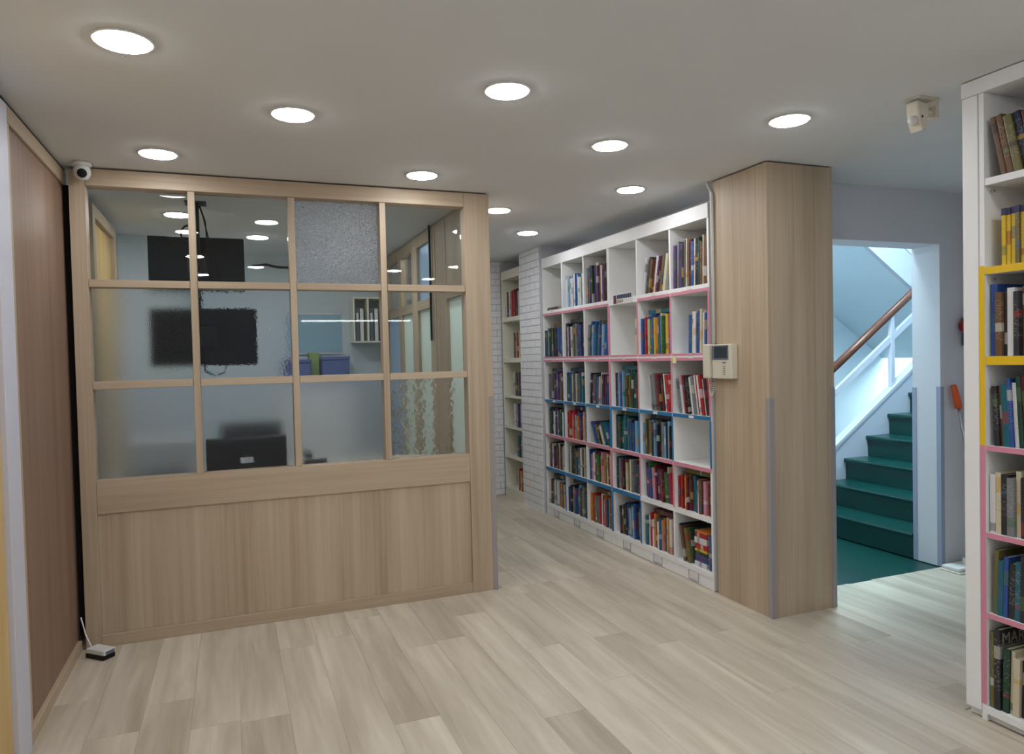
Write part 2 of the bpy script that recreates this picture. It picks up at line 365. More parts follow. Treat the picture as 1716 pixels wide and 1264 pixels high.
# brick column between the bookcases, brick pier at the corridor's end
BM = None
def bricks(parent, along, c0, c1, plane, rows, bh, bl, out):
    """running bond of separate bricks proud of the mortar; along 'y' faces -x, along 'x' faces -y"""
    global BM
    g = 0.007
    for r_ in range(rows):
        z0 = r_ * bh; z1 = min(z0 + bh - g, H - 0.004)
        c = c0 - (bl * 0.5 if r_ % 2 else 0)
        while c < c1 - 0.01:
            a = max(c, c0 + 0.001); b = min(c + bl - g, c1 - 0.001); c += bl
            if b - a < 0.02: continue
            if BM is None:
                o = MB().box(-0.5, 0.5, -0.5, 0.5, -0.5, 0.5).build('brick', M['brick'], origin=(0, 0, 0)); BM = o; o.parent = parent
            else:
                o = BM.copy(); COL.objects.link(o); o.parent = parent
            dep = 0.012 + rb.uniform(0, 0.004)
            P = WP[parent.name]
            if along == 'y': ctr = Vector((plane + 0.006 - dep / 2, (a + b) / 2, (z0 + z1) / 2)); sc = (dep, b - a, z1 - z0)
            else: ctr = Vector(((a + b) / 2, plane + 0.006 - dep / 2, (z0 + z1) / 2)); sc = (b - a, dep, z1 - z0)
            o.location = ctr - P; o.scale = sc
rb = random.Random(11)
bc = struct(MB().box(2.592, 2.91, 5.905, 6.362, 0, H).build('wall_brick_column', M['mortar']))
bc['label'] = 'white painted brick column between the two bookcases'
bricks(bc, 'y', 5.905, 6.362, 2.592, 37, 0.0655, 0.205, -1)
be = struct(MB().box(2.455, 2.91, 6.93, 7.1, 0, H).build('wall_corridor_end', M['mortar']))
be['label'] = 'white painted brick wall at the end of the corridor'
bricks(be, 'x', 2.455, 2.60, 6.93, 37, 0.0655, 0.205, -1)
struct(MB().box(1.46, 2.452, 6.96, 7.1, 0, H).build('wall_far', M['wall']))
tr = struct(empty('trim_1', (2.4, 6.93, 0))); tr['label'] = 'pale wood door frame at the end of the corridor'
box('jamb', (2.36, 2.452, 6.90, 6.96, 0, 2.15), M['yellow_wood'], tr, 0.002)
box('head', (1.55, 2.452, 6.905, 6.96, 2.151, 2.22), M['oak_x'], tr, 0.002)

# ------------------------------------------------------------------ the glazed partition
gp = empty('glazed_partition', (0.37, YP, 0)); tag(gp, 'oak framed partition with twelve glass panes above a solid panel', 'partition')
Y0, Y1 = 4.075, 4.165
box('post', (-0.718, -0.648, Y0, Y1, 0.0, 2.382), M['oak_z'], gp, 0.002)
box('post', (1.311, 1.468, Y0, Y1, 0.0, 2.392), M['oak_z'], gp, 0.002)
box('top_rail', (-0.647, 1.310, Y0, Y1, 2.309, 2.392), M['oak_x'], gp, 0.002)
box('middle_rail', (-0.647, 1.310, Y0, Y1, 0.672, 0.838), M['oak_x'], gp, 0.002)
box('bottom_rail', (-0.647, 1.310, Y0, Y1, 0.0, 0.062), M['oak_x'], gp, 0.002)
box('panel', (-0.647, 1.310, Y0 + 0.010, Y1 - 0.010, 0.063, 0.671), M['oak_z'], gp)
box('shadow_gap', (-0.70, 1.46, 4.10, 4.16, 2.3925, 2.3995), M['gap_shade'], gp)
cx = [(-0.647, -0.188), (-0.152, 0.310), (0.346, 0.808), (0.844, 1.310)]
rz = [(1.845, 2.308), (1.336, 1.806), (0.839, 1.296)]
for a, b in ((-0.187, -0.153), (0.311, 0.345), (0.809, 0.843)): box('mullion', (a, b, Y0 + 0.006, Y1 - 0.006, 0.839, 2.308), M['oak_z'], gp, 0.002)
for (za, zb) in ((1.807, 1.844), (1.297, 1.335)):
    for (xa, xb) in cx: box('glazing_bar', (xa + 0.0005, xb - 0.0005, Y0 + 0.006, Y1 - 0.006, za, zb), M['oak_x'], gp, 0.002)
kinds = [['glass', 'glass', 'pebble', 'glass'], ['frost_fine', 'ripple', 'glass', 'glass'], ['frost', 'frost', 'frost', 'hammer']]
plab = {'glass': 'clear glass pane', 'pebble': 'pebbled glass pane', 'frost_fine': 'finely frosted glass pane', 'ripple': 'rippled glass pane', 'frost': 'frosted glass pane', 'hammer': 'hammered glass pane'}
for r_ in range(3):
    for c_ in range(4):
        k = kinds[r_][c_]
        o = box('pane', (cx[c_][0], cx[c_][1], YP + 0.028, YP + 0.034, rz[r_][0], rz[r_][1]), M[k], gp); o['label'] = plab[k]
guard(1.468, 4.075, 1.18, -1, 1, M['guard'], 'grey plastic corner guard on the end post of the glazed partition')

# office behind the partition
struct(MB().box(-0.77, 1.46, 6.95, 7.1, 0, H).build('wall_office_back', M['wall_office']))
struct(MB().box(-0.768, -0.40, 6.06, 6.948, 0, H).build('wall_office_return', M['wall_office']))
sp_ = empty('glazed_side_partition', (1.42, 5.5, 0)); tag(sp_, 'oak framed glass side partition of the office seen through the panes', 'partition')
S0, S1 = 1.40, 1.455
for a, b in ((4.168, 4.40), (4.80, 4.99), (5.07, 5.235), (5.62, 5.80), (6.20, 6.30), (6.82, 6.948)): box('post', (S0, S1, a, b, 0, 2.39), M['oak_z'], sp_, 0.002)
box('transom_panel', (S0 + 0.004, S1 - 0.004, 4.401, 4.799, 1.93, 2.39), M['oak_z'], sp_)
box('panel', (S0 + 0.004, S1 - 0.004, 4.991, 5.069, 0, 2.39), M['oak_z'], sp_)
box('rail', (S0, S1, 4.401, 4.799, 1.825, 1.929), M['oak_y'], sp_, 0.002)
for a, b in ((5.236, 5.619), (5.801, 6.199), (6.301, 6.819)):
    box('top_rail', (S0, S1, a, b, 2.30, 2.39), M['oak_y'], sp_, 0.002); box('rail', (S0, S1, a, b, 1.80, 1.875), M['oak_y'], sp_, 0.002)
    box('bottom_panel', (S0, S1, a, b, 0, 0.4), M['oak_y'], sp_)
for (a, b, z0, z1, k) in ((4.401, 4.799, 0.02, 1.824, 'film'), (5.236, 5.619, 0.401, 1.799, 'film'), (5.236, 5.619, 1.876, 2.299, 'blue_pane'), (5.801, 6.199, 0.401, 1.799, 'film'), (5.801, 6.199, 1.876, 2.299, 'glass'), (6.301, 6.819, 0.401, 1.799, 'blue_pane'), (6.301, 6.819, 1.876, 2.299, 'glass')):
    box('pane', (S0 + 0.022, S0 + 0.028, a, b, z0, z1), M[k], sp_)
d2 = struct(empty('door_2', (XL, 5.2, 0))); d2['label'] = 'yellow birch door in the office behind the glass'
for a, b in ((4.74, 4.83), (5.56, 5.66)): box('door_frame', (XL - 0.028, XL + 0.02, a, b, 0, 2.36), M['oak_z'], d2)
box('door_frame', (XL - 0.028, XL + 0.02, 4.831, 5.559, 2.29, 2.36), M['oak_y'], d2)
box('door_leaf', (XL - 0.028, XL - 0.006, 4.831, 5.559, 0.005, 2.289), M['yellow_wood'], d2)

# ------------------------------------------------------------------ stairwell
struct(MB().box(3.03, 7.45, 3.26, 5.85, -0.10, -0.005).build('floor_stairwell', M['green_paint'], origin=(4, 4, 0)))
struct(MB().box(3.03, 7.45, 5.75, 5.87, 0, 5.0).build('wall_stair_back', M['wall_stair']))
struct(MB().box(7.30, 7.45, 3.46, 5.75, 0, 5.0).build('wall_stair_end', M['wall_stair']))
struct(MB().box(2.93, 3.03, 3.47, 5.87, H + 0.16, 5.0).build('wall_stair_left', M['wall_stair']))
struct(MB().box(3.04, 7.45, 3.40, 3.459, H + 0.16, 5.0).build('wall_stair_upper', M['wall_stair']))
struct(MB().box(4.602, 7.30, 3.40, 3.458, 0, H + 0.16).build('wall_stair_near', M['wall_stair']))
struct(MB().box(2.93, 7.45, 3.40, 5.87, 5.0, 5.1).build('ceiling_stairwell', M['wall_stair']))
struct(MB().box(3.035, 3.90, 3.462, 5.748, 3.28, 3.44).box(3.90, 4.45, 3.462, 4.57, 3.28, 3.44).build('floor_upper_landing', M['wall_stair']))
struct(MB().box(6.40, 7.30, 3.46, 5.748, 1.56, 1.72).build('floor_half_landing', M['green_paint']))
st = empty('stair_flight', (4.2, 4.0, 0)); tag(st, 'dark green painted stairs climbing to the right beyond the doorway', 'stairs')
RISE, RUN, SX = 0.172, 0.245, 4.195
for k in range(1, 10):
    x = SX + RUN * (k - 1); zt = RISE * k
    prof = [(x + 0.022, max(0, zt - RISE - 0.05)), (x + 0.022, zt - 0.035), (x + 0.004, zt - 0.032), (x, zt - 0.012), (x + 0.006, zt), (x + RUN + 0.0225, zt), (x + RUN + 0.0225, max(0, zt - RISE - 0.05))]
    MB().prism(prof, 'y', 3.465, 4.50).build('step', M['green_paint'], st)
def zs(x): return RISE + (x - SX) * RISE / RUN        # nosing line
rl = empty('stair_railing', (4.6, 4.55, 0)); tag(rl, 'brown handrail on white posts along the green stairs', 'railing')
xa, xb = 4.24, 6.38
MB().prism([(xa, 0.0), (xb, zs(xb) - 0.35), (xb, zs(xb) + 0.14), (xa, zs(xa) + 0.14), ], 'y', 4.503, 4.56).build('kerb', M['white_frame'], rl)
MB().prism([(xa - 0.02, zs(xa - 0.02) + 0.141), (xb, zs(xb) + 0.141), (xb, zs(xb) + 0.172), (xa - 0.02, zs(xa - 0.02) + 0.172)], 'y', 4.495, 4.57).build('kerb_cap', M['white_frame'], rl)
MB().prism([(xa, zs(xa) + 0.55), (xb, zs(xb) + 0.55), (xb, zs(xb) + 0.61), (xa, zs(xa) + 0.61)], 'y', 4.52, 4.55).build('rail', M['white_frame'], rl)
MB().tube([(xa - 0.1, 4.535, zs(xa - 0.1) + 0.79), (xb, 4.535, zs(xb) + 0.79)], 0.032, 12).build('handrail', M['handrail'], rl, smooth=True)
for x in (4.40, 5.27, 6.14): box('post', (x - 0.02, x + 0.02, 4.516, 4.554, zs(x) + 0.16, zs(x) + 0.775), M['white_frame'], rl, 0.002)
fl2 = empty('upper_stair_flight', (5.2, 5.2, 0)); tag(fl2, 'pale sloping underside of the upper stair flight with white edge', 'stairs')
def zu(x): return 2.28 - 0.66 * (x - 5.09)
MB().prism([(3.9, zu(3.9)), (6.55, zu(6.55)), (6.55, zu(6.55) + 0.14), (3.9, zu(3.9) + 0.14)], 'y', 4.63, 5.748).build('soffit', M['wall_stair'], fl2)
MB().prism([(3.9, zu(3.9) - 0.01), (6.55, zu(6.55) - 0.01), (6.55, zu(6.55) + 0.27), (3.9, zu(3.9) + 0.27)], 'y', 4.585, 4.629).build('edge_board', M['white_frame'], fl2)
MB().prism([(3.9, zu(3.9) + 0.271), (6.55, zu(6.55) + 0.271), (6.55, zu(6.55) + 0.30), (3.9, zu(3.9) + 0.30)], 'y', 4.575, 4.64).build('edge_cap', M['wall_stair'], fl2)

# ------------------------------------------------------------------ lamps
def downlight(x, y, label, group):
    t = empty('ceiling_downlight', (x, y, H - 0.006)); tag(t, label, 'downlight', group)
    MB().lathe([(0.078, 0.006), (0.090, 0.0055), (0.091, 0.003), (0.088, 0.0), (0.078, 0.001)], (x, y, H - 0.006), 32).build('trim_ring', M['plastic_white'], t, smooth=True)
    MB().lathe([(0.0775, 0.001), (0.0765, -0.003), (0.06, -0.006), (0.01, -0.0075)], (x, y, H - 0.006), 32).build('diffuser', M['lamp'], t)
G1 = 'round downlights in the room ceiling'
for x, y, l in [(-0.278, 2.482, 'largest round downlight, at the upper left of the ceiling'), (0.985, 2.50, 'round downlight at the top centre of the ceiling'), (2.262, 2.445, 'round downlight right of centre, ahead of the wooden pillar'),
                (0.259, 2.998, 'round downlight between the two nearest downlights on the left'), (1.694, 2.995, 'round downlight in the second row, left of the pillar'),
                (-0.289, 3.734, 'round downlight just in front of the glazed partition, left end'), (0.982, 3.77, 'round downlight just in front of the glazed partition, right side'), (2.255, 3.747, 'round downlight close to the white cube bookcases'),
                (1.694, 4.515, 'round downlight over the corridor beside the partition end post'), (2.22, 5.266, 'farthest and smallest round downlight, before the brick column')]: downlight(x, y, l, G1)
for x, y, l in [(-0.30, 5.19, 'round downlight in the office, left, above the hanging screens'), (0.22, 5.95, 'round downlight deep in the office, right of the hanging screens'), (0.86, 5.55, 'round downlight in the office behind the pebbled pane'), (1.694, 6.03, 'round downlight over the corridor seen through the side partition')]: downlight(x, y, l, 'round downlights in the office ceiling')
for x, y in [(-0.28, 1.2), (0.985, 1.2), (2.26, 0.95), (0.26, 0.55), (1.694, 0.5), (-0.28, -0.2), (0.985, -0.2), (2.26, -0.2), (0.26, -1.4), (1.694, -1.4)]: downlight(x, y, 'round ceiling downlight outside the photo, %s, %s' % ('by the left wall' if x < 0 else 'left of the middle' if x < 0.5 else 'in the middle' if x < 1.2 else 'right of the middle' if x < 2 else 'by the right bookcase', 'just above the viewer' if y > 0.3 else 'behind the viewer' if y > -1 else 'far behind the viewer'), 'round downlights behind the viewer')
def tube_lamp(x0, x1, y, z, label):
    t = empty('linear_pendant_lamp', ((x0 + x1) / 2, y, H)); tag(t, label, 'lamp')
    box('housing', (x0, x1, y - 0.03, y + 0.03, z, z + 0.05), M['plastic_white'], t); box('diffuser', (x0 + 0.01, x1 - 0.01, y - 0.026, y + 0.026, z - 0.02, z - 0.001), M['tube'], t)
    for x in (x0 + 0.2, x1 - 0.2): MB().tube([(x, y, z + 0.05), (x, y, H)], 0.004, 6).build('suspension_wire', M['steel'], t)
tube_lamp(1.0, 2.7, -3.0, 2.06, 'long white pendant tube lamp at the back of the room behind the viewer')
def stair_fill(x, y, z, label, mat='stair_fill'):  # unseen fill lamp, added only to brighten the stairwell
    t = empty('stairwell_fill_lamp', (x, y, z)); tag(t, label, 'lamp')
    MB().lathe([(0.02, 0.0), (0.24, 0.0), (0.25, -0.03), (0.235, -0.05)], (x, y, z), 32).build('body', M['plastic_white'], t, smooth=True)
    MB().lathe([(0.23, -0.051), (0.20, -0.085), (0.12, -0.10), (0.01, -0.105)], (x, y, z), 32).build('diffuser', M[mat], t, smooth=True)
stair_fill(4.08, 3.85, 3.278, 'round unseen fill lamp added under the upper landing to light the stairwell'); stair_fill(6.68, 4.85, 1.558, 'round unseen fill lamp added under the half landing to brighten the back wall', 'stair_fill_low'); stair_fill(5.9, 4.5, 4.998, 'round unseen fill lamp added on the top ceiling of the stairwell')

# ------------------------------------------------------------------ bookcases
SH = [0.07, 0.10, 0.40, 0.43, 0.70, 0.725, 1.01, 1.033, 1.365, 1.41, 1.775, 1.818, 2.20, 2.285]   # lower, upper face of each board
ROWZ = [(1.818, 2.20), (1.41, 1.775), (1.033, 1.365), (0.725, 1.01), (0.43, 0.70), (0.10, 0.40)]  # row 1 (top) .. 6
DEP = 0.285
def bookcase(y0, cols, cw, xf, label, mats=('shelf_white', 'shelf_cream')):
    t = empty('bookcase', (xf + DEP / 2, y0 + cols * cw / 2, 0)); tag(t, label, 'bookcase')
    y1 = y0 + cols * cw
    box('back_panel', (xf + DEP - 0.008, xf + DEP, y0 + 0.018, y1 - 0.018, 0.02, 2.28), M[mats[1]], t)
    box('side_panel', (xf, xf + DEP, y0 + 0.0005, y0 + 0.0175, 0, 2.199), M[mats[0]], t); box('side_panel', (xf, xf + DEP, y1 - 0.0175, y1 - 0.0005, 0, 2.199), M[mats[0]], t)
    box('top_board', (xf - 0.004, xf + DEP, y0 + 0.0005, y1 - 0.0005, 2.20, 2.285), M[mats[0]], t)
    box('plinth', (xf + 0.004, xf + DEP - 0.01, y0 + 0.018, y1 - 0.018, 0, 0.0695), M[mats[0]], t)
    for i in range(6): box('shelf', (xf, xf + DEP - 0.009, y0 + 0.018, y1 - 0.018, SH[2 * i], SH[2 * i + 1]), M[mats[0]], t)
    for c in range(1, cols):
        for (za, zb) in ROWZ: box('divider', (xf, xf + DEP - 0.009, y0 + c * cw - 0.008, y0 + c * cw + 0.008, za + 0.0004, zb - 0.0004), M[mats[0]], t)
    return t
UNIT_A = bookcase(3.48, 3, 0.40, XB, 'white cube bookcase standing against the wooden pillar')
UNIT_B = bookcase(4.68, 3, 0.40, XB, 'white cube bookcase next to the white brick column')
UNIT_C = bookcase(6.372, 1, 0.50, 2.59, 'narrow cream bookcase beyond the white brick column', ('shelf_cream', 'shelf_cream'))
def strip(t, xf, ya, yb, za, zb, col):
    o = box('edge_tape', (xf - 0.0016, xf - 0.0001, min(ya, yb), max(ya, yb), za, zb), M['tape_' + col], t); o['label'] = col + ' tape on the board edge'
def colY(i): return 3.48 + 0.40 * i      # boundary i=0 at the pillar
def shelf_tape(i, c, col, part='all'):
    """board i (1 = below the top row), column c counted from the pillar (1..6)"""
    za, zb = {1: (1.775, 1.818), 2: (1.365, 1.41), 3: (1.01, 1.033), 4: (0.70, 0.725), 5: (0.40, 0.43)}[i]
    h = zb - za
    if part == 'low': zb = za + h * 0.45
    if part == 'high': za = zb - h * 0.3
    t = UNIT_A if c <= 3 else UNIT_B
    strip(t, XB, colY(c - 1) + 0.004, colY(c) - 0.004, za + 0.0003, zb - 0.0003, col)
for c in (1, 2, 4, 5, 6): shelf_tape(1, c, 'pink', 'low')
for c in range(1, 7): shelf_tape(2, c, 'pink', 'low'); shelf_tape(2, c, 'pink', 'high')
for c in range(1, 7): shelf_tape(3, c, 'blue')
for c in range(1, 7): shelf_tape(4, c, 'pink')
for c in (3, 4, 5, 6): shelf_tape(5, c, 'blue')
def vert_tape(b, r_, col):
    """upright edge at boundary b (0 = pillar) in row r_"""
    za, zb = ROWZ[r_ - 1]; y = colY(b); wv = 0.008
    if b == 0: ya, yb = y + 0.001, y + 0.017
    elif b == 3: ya, yb = y - 0.016, y - 0.001
    else: ya, yb = y - wv, y + wv
    strip(UNIT_A if b <= 3 else UNIT_B, XB, ya, yb, za + 0.001, zb - 0.001, col)
    if b == 3: strip(UNIT_B, XB, y + 0.001, y + 0.016, za + 0.001, zb - 0.001, col)
for b in (0, 1, 2, 3): vert_tape(b, 2, 'pink'); vert_tape(b, 3, 'pink')
for b in (0, 1, 2, 3, 4, 5): vert_tape(b, 4, 'blue')
for b in (1, 2, 3): vert_tape(b, 5, 'pink')
for b in (2, 3): vert_tape(b, 6, 'blue')
vert_tape(5, 6, 'blue')
for c in range(1, 7):               # wire label holders on the plinths
    t = UNIT_A if c <= 3 else UNIT_B; y = colY(c) - 0.20; x = XB + 0.0035
    MB().box(x - 0.002, x, y - 0.045, y + 0.045, 0.018, 0.060).build('label_card', M['tape_white'], t)
    MB().tube([(x - 0.004, y + 0.05, 0.066), (x - 0.004, y + 0.05, 0.012), (x - 0.004, y - 0.05, 0.012), (x - 0.004, y - 0.05, 0.066)], 0.0016, 6).build('label_holder', M['grey_bezel'], t)
    for i, zz in ((3, 1.021), (1, 1.805), (2, 1.387)):
        box('shelf_label', (XB - 0.0032, XB - 0.0018, colY(c) - 0.23, colY(c) - 0.18, zz - 0.008, zz + 0.008), M['tape_white'], t)
sg = empty('shelf_sign', (XB - 0.003, 4.46, 1.78)); tag(sg, 'small printed sign strip on the shelf edge of the empty top cube', 'sign')
box('card', (XB - 0.0045, XB - 0.001, 4.34, 4.60, 1.776, 1.846), M['plastic_white'], sg)
box('emblem', (XB - 0.0056, XB - 0.0046, 4.555, 4.598, 1.782, 1.842), M['ink_red'], sg)
for i in range(8): box('lettering', (XB - 0.0056, XB - 0.0046, 4.545 - i * 0.025 - 0.021, 4.545 - i * 0.025, 1.814, 1.843), M['ink'], sg)
for i in range(4): box('lettering', (XB - 0.0056, XB - 0.0046, 4.545 - i * 0.022 - 0.017, 4.545 - i * 0.022, 1.786, 1.806), M['ink_grey'], sg)
tag(MB().box(XB - 0.0055, XB - 0.004, 3.82, 3.86, 1.35, 1.395).build('sticky_note', M['note']), 'small pale yellow sticky note on the pink taped shelf edge', 'note')

# near right bookcase
XR = 2.60
rbk = empty('bookcase', (XR + 0.15, 1.3, 0)); tag(rbk, 'tall white bookcase with yellow and pink edges at the right', 'bookcase')
RS = [(0.03, 0.055), (0.39, 0.41), (0.693, 0.713), (1.018, 1.038), (1.338, 1.37), (1.673, 1.70), (2.0, 2.025)]
ye = 1.855
box('end_panel', (XR, 2.905, 1.857, 1.916, 0.03, 2.340), M['shelf_white'], rbk, 0.002)
box('side_panel', (XR + 0.004, 2.895, 1.835, 1.855, 0.0, 2.34), M['shelf_white'], rbk)
box('back_panel', (2.895, 2.903, 0.66, 1.855, 0.03, 2.34), M['shelf_cream'], rbk)
box('top_board', (XR - 0.003, 2.905, 0.64, 1.917, 2.341, 2.396), M['shelf_white'], rbk)
box('plinth', (XR + 0.02, 2.89, 0.66, 1.91, 0, 0.029), M['shelf_white'], rbk)
box('side_panel', (XR + 0.004, 2.895, 0.64, 0.659, 0.0, 2.34), M['shelf_white'], rbk)
for i, (a, b) in enumerate(RS):
    for (ya, yb) in ((1.445, 1.834), (1.055, 1.424), (0.66, 1.034)): box('shelf', (XR + (0.006 if i else -0.004), 2.894, ya, yb, a, b), M['shelf_white'], rbk)
    col = {1: 'pink', 2: 'pink', 3: 'pink', 4: 'yellow', 5: 'yellow'}.get(i)
    if col: strip(rbk, XR + 0.006, 0.66, 1.834, a + 0.0003, b - 0.0003, col)
for y in (1.425, 1.035): box('divider', (XR + 0.005, 2.894, y, y + 0.0195, 0.056, 2.34), M['shelf_white'], rbk)
strip(rbk, XR + 0.004, 1.836, 1.856, 0.06, 1.038, 'pink'); strip(rbk, XR + 0.004, 1.836, 1.856, 1.038, 1.705, 'yellow')
for z in (1.98, 1.655):
    for y in (1.825,): MB().tube([(XR + 0.04, y + 0.009, z), (XR + 0.04, y - 0.004, z)], 0.005, 8).build('shelf_pin', M['steel'], rbk)

# ------------------------------------------------------------------ books
TONES = {'dark navy': (26, 33, 58), 'blue': (42, 80, 145), 'teal': (24, 96, 112), 'dark green': (28, 66, 48), 'green': (52, 116, 62), 'red': (168, 38, 38), 'maroon': (92, 28, 42),
         'brown': (104, 74, 50), 'orange': (205, 122, 38), 'yellow': (214, 180, 48), 'cream': (204, 194, 166), 'white': (214, 214, 216), 'grey': (122, 126, 130), 'charcoal': (42, 44, 48),
         'pink': (198, 132, 150), 'lilac': (160, 148, 198), 'purple': (88, 62, 108), 'olive': (108, 102, 58), 'light blue': (118, 166, 200)}
PAL = {'mix': ['dark navy', 'teal', 'grey', 'brown', 'olive', 'maroon', 'blue', 'cream', 'charcoal', 'dark green', 'white', 'purple'],
       'bright': ['red', 'yellow', 'green', 'maroon', 'orange', 'blue', 'cream', 'pink', 'white', 'purple'],
       'warm': ['red', 'maroon', 'brown', 'cream', 'white', 'grey', 'pink', 'orange', 'teal'],
       'cool': ['dark navy', 'teal', 'charcoal', 'blue', 'grey', 'dark green', 'light blue', 'olive'],
       'pale': ['white', 'cream', 'grey', 'light blue', 'blue', 'white'],
       'redwhite': ['red', 'white', 'maroon', 'grey', 'charcoal', 'red', 'white'],
       'nearyellow': ['yellow', 'yellow', 'yellow', 'olive', 'yellow'],
       'darknear': ['charcoal', 'dark navy', 'dark green', 'brown', 'grey', 'cream', 'maroon', 'teal', 'charcoal', 'blue', 'olive', 'white']}
BOOKS = []      # every book: spine origin, sizes, lean, tone, shelf words
def fill(words, yl, xf, z0, zmax, w_, u0, u1, pal, h0, h1, lean=0, seed=0, t0=0.010, t1=0.029, proud=0.0, dep=(0.17, 0.23), cap=None, n0=0):
    """standing books from image-left (u=0 at world y = yl) to image-right; lean > 0 tips the tops to the right"""
    rr = random.Random(seed * 101 + 5); th = R(lean); u = u0 + (0 if lean >= 0 else h1 * math.sin(-th)); n = n0; prev = None
    u1 = min(u1, w_ - 0.004)
    while True:
        t = rr.uniform(t0, t1); h = min(rr.uniform(h0, h1), zmax - z0 - 0.02); step = t / math.cos(th) + 0.0008
        lim = u1 - (h * math.sin(th) if lean > 0 else 0) - u
        if step > lim:
            t = (lim - 0.0008) * math.cos(th); step = lim
            if t < 0.007: break
        p = PAL[pal]; tone = rr.choice(p)
        if tone == prev and len(set(p)) > 1: tone = rr.choice(p)
        prev = tone
        d = rr.uniform(*dep); x = xf + 0.012 + rr.uniform(0, 0.022) - proud
        n += 1
        if cap and n > cap: break
        yc = yl - (u + step / 2)
        BOOKS.append(dict(loc=(x, yc, z0 + 0.0006 + abs(math.sin(th)) * t / 2), dim=(d, t, h), th=th, tone=tone, n=n, words=words, flat=False))
        u += step
    return u
def stack(words, yl, xf, z0, u, items, seed=0):
    """books lying flat one on another, spine to the front"""
    z = z0 + 0.0006
    for i, (tone, t, ln, d) in enumerate(items):
        BOOKS.append(dict(loc=(xf + 0.02 + 0.004 * (i % 2), yl - u - 0.003 * (i % 3), z + t / 2), dim=(d, t, ln), th=R(90), tone=tone, n=i + 1, words=words, flat=True)); z += t + 0.0005
CW = ['column beside the pillar', 'second column from the pillar', 'third column from the pillar', 'third column from the bricks', 'second column from the bricks', 'column beside the bricks']
RW = ['top row', 'second row', 'third row', 'fourth row', 'fifth row', 'bottom row']
SPEC = {  # (column, row): list of (u0, u1, palette, h0, h1, lean)
 (1,1): [(0.0, 1.0, 'mix', .25, .30, 2)], (1,2): [(.36, 1.0, 'pale', .235, .27, 2)], (1,3): [(0.0, 1.0, 'redwhite', .21, .25, -9)], (1,5): [(0.0, 1.0, 'warm', .19, .23, 0)], (1,6): [(.0, .42, 'mix', .21, .24, -12)],
 (2,1): [(.06, 1.0, 'mix', .20, .25, 12)], (2,2): [(.0, 1.0, 'bright', .235, .27, 0)], (2,3): [(.22, 1.0, 'redwhite', .22, .25, -7)], (2,4): [(0, 1, 'cool', .21, .25, 0)], (2,5): [(0, 1, 'bright', .19, .24, -4)], (2,6): [(.05, 1, 'warm', .18, .23, 0)],
 (3,2): [(.86, 1.0, 'pale', .24, .27, 0)], (3,3): [(0, 1, 'cool', .22, .27, 0)], (3,4): [(0, 1, 'cool', .20, .25, 0)], (3,5): [(.05, 1, 'mix', .20, .24, 0)], (3,6): [(.12, 1, 'cool', .20, .25, -3)],
 (4,1): [(0, 1, 'mix', .27, .31, 0)], (4,2): [(0, 1, 'cool', .23, .27, 5)], (4,3): [(.08, 1, 'mix', .21, .25, 4)], (4,4): [(0, .98, 'mix', .15, .20, -26)], (4,5): [(0, 1, 'bright', .20, .24, -2)], (4,6): [(0, 1, 'warm', .20, .24, 0)],
 (5,1): [(0, .95, 'pale', .23, .27, 0)], (5,2): [(0, 1, 'mix', .24, .28, 0)], (5,3): [(0, 1, 'mix', .21, .25, 0)], (5,4): [(0, 1, 'bright', .19, .24, 0)], (5,5): [(0, 1, 'mix', .20, .24, 0)], (5,6): [(0, 1, 'cool', .20, .25, 0)],
 (6,1): [(.84, 1, 'cool', .22, .24, 0)], (6,2): [(0, 1, 'cool', .23, .26, 0)], (6,3): [(.05, 1, 'mix', .21, .25, 0)], (6,4): [(0, 1, 'mix', .20, .24, 0)], (6,5): [(0, 1, 'mix', .19, .23, 0)], (6,6): [(0, 1, 'warm', .20, .24, 0)]}
for (c, r_), runs in SPEC.items():
    yl = colY(c) - 0.0185 if c in (3, 6) else colY(c) - 0.0095
    yr = colY(c - 1) + (0.0185 if c in (1, 4) else 0.0095); w_ = yl - yr
    za, zb = ROWZ[r_ - 1]
    for k, (a, b, pal, h0, h1, lean) in enumerate(runs):
        fill('%s, %s' % (RW[r_ - 1], CW[c - 1]), yl, XB, za, zb, w_, a * w_ + 0.002, b * w_, pal, h0, h1, lean, seed=c * 10 + r_ + k * 100, dep=(0.16, 0.21), proud=0.008 if r_ in (2, 4) and c == 6 else 0)
    # a few more lying flat on top of the rows
    if (c, r_) in ((1, 3), (2, 5), (4, 5), (5, 3), (6, 3), (3, 3), (1, 5)):
        pass
for (c, r_, tone, L_, u_) in [(5, 3, 'dark navy', .27, .04), (6, 3, 'dark navy', .25, .06), (3, 3, 'teal', .25, .08), (5, 4, 'dark navy', .22, .1), (6, 4, 'charcoal', .22, .05), (3, 4, 'dark green', .22, .06), (2, 4, 'dark navy', .25, .07), (5, 6, 'dark navy', .24, .05), (6, 6, 'charcoal', .24, .05), (4, 6, 'brown', .25, .06), (2, 6, 'maroon', .24, .08), (1, 5, 'olive', .25, .05), (6, 2, 'brown', .22, .1), (5, 2, 'charcoal', .25, .06), (2, 2, 'teal', .26, .06)]:
    yl = colY(c) - 0.0185 if c in (3, 6) else colY(c) - 0.0095
    wd_ = '%s, %s' % (RW[r_ - 1], CW[c - 1])
    top = max(b['loc'][2] + b['dim'][2] for b in BOOKS if b['words'] == wd_)
    t_ = min(0.028, ROWZ[r_ - 1][1] - top - 0.006)
    if t_ > 0.008: BOOKS.append(dict(loc=(XB + 0.045, yl - u_, top + 0.0006 + t_ / 2), dim=(0.17, t_, L_), th=R(90), tone=tone, n=1, words='on top of the ' + wd_, flat=True, alone=True))
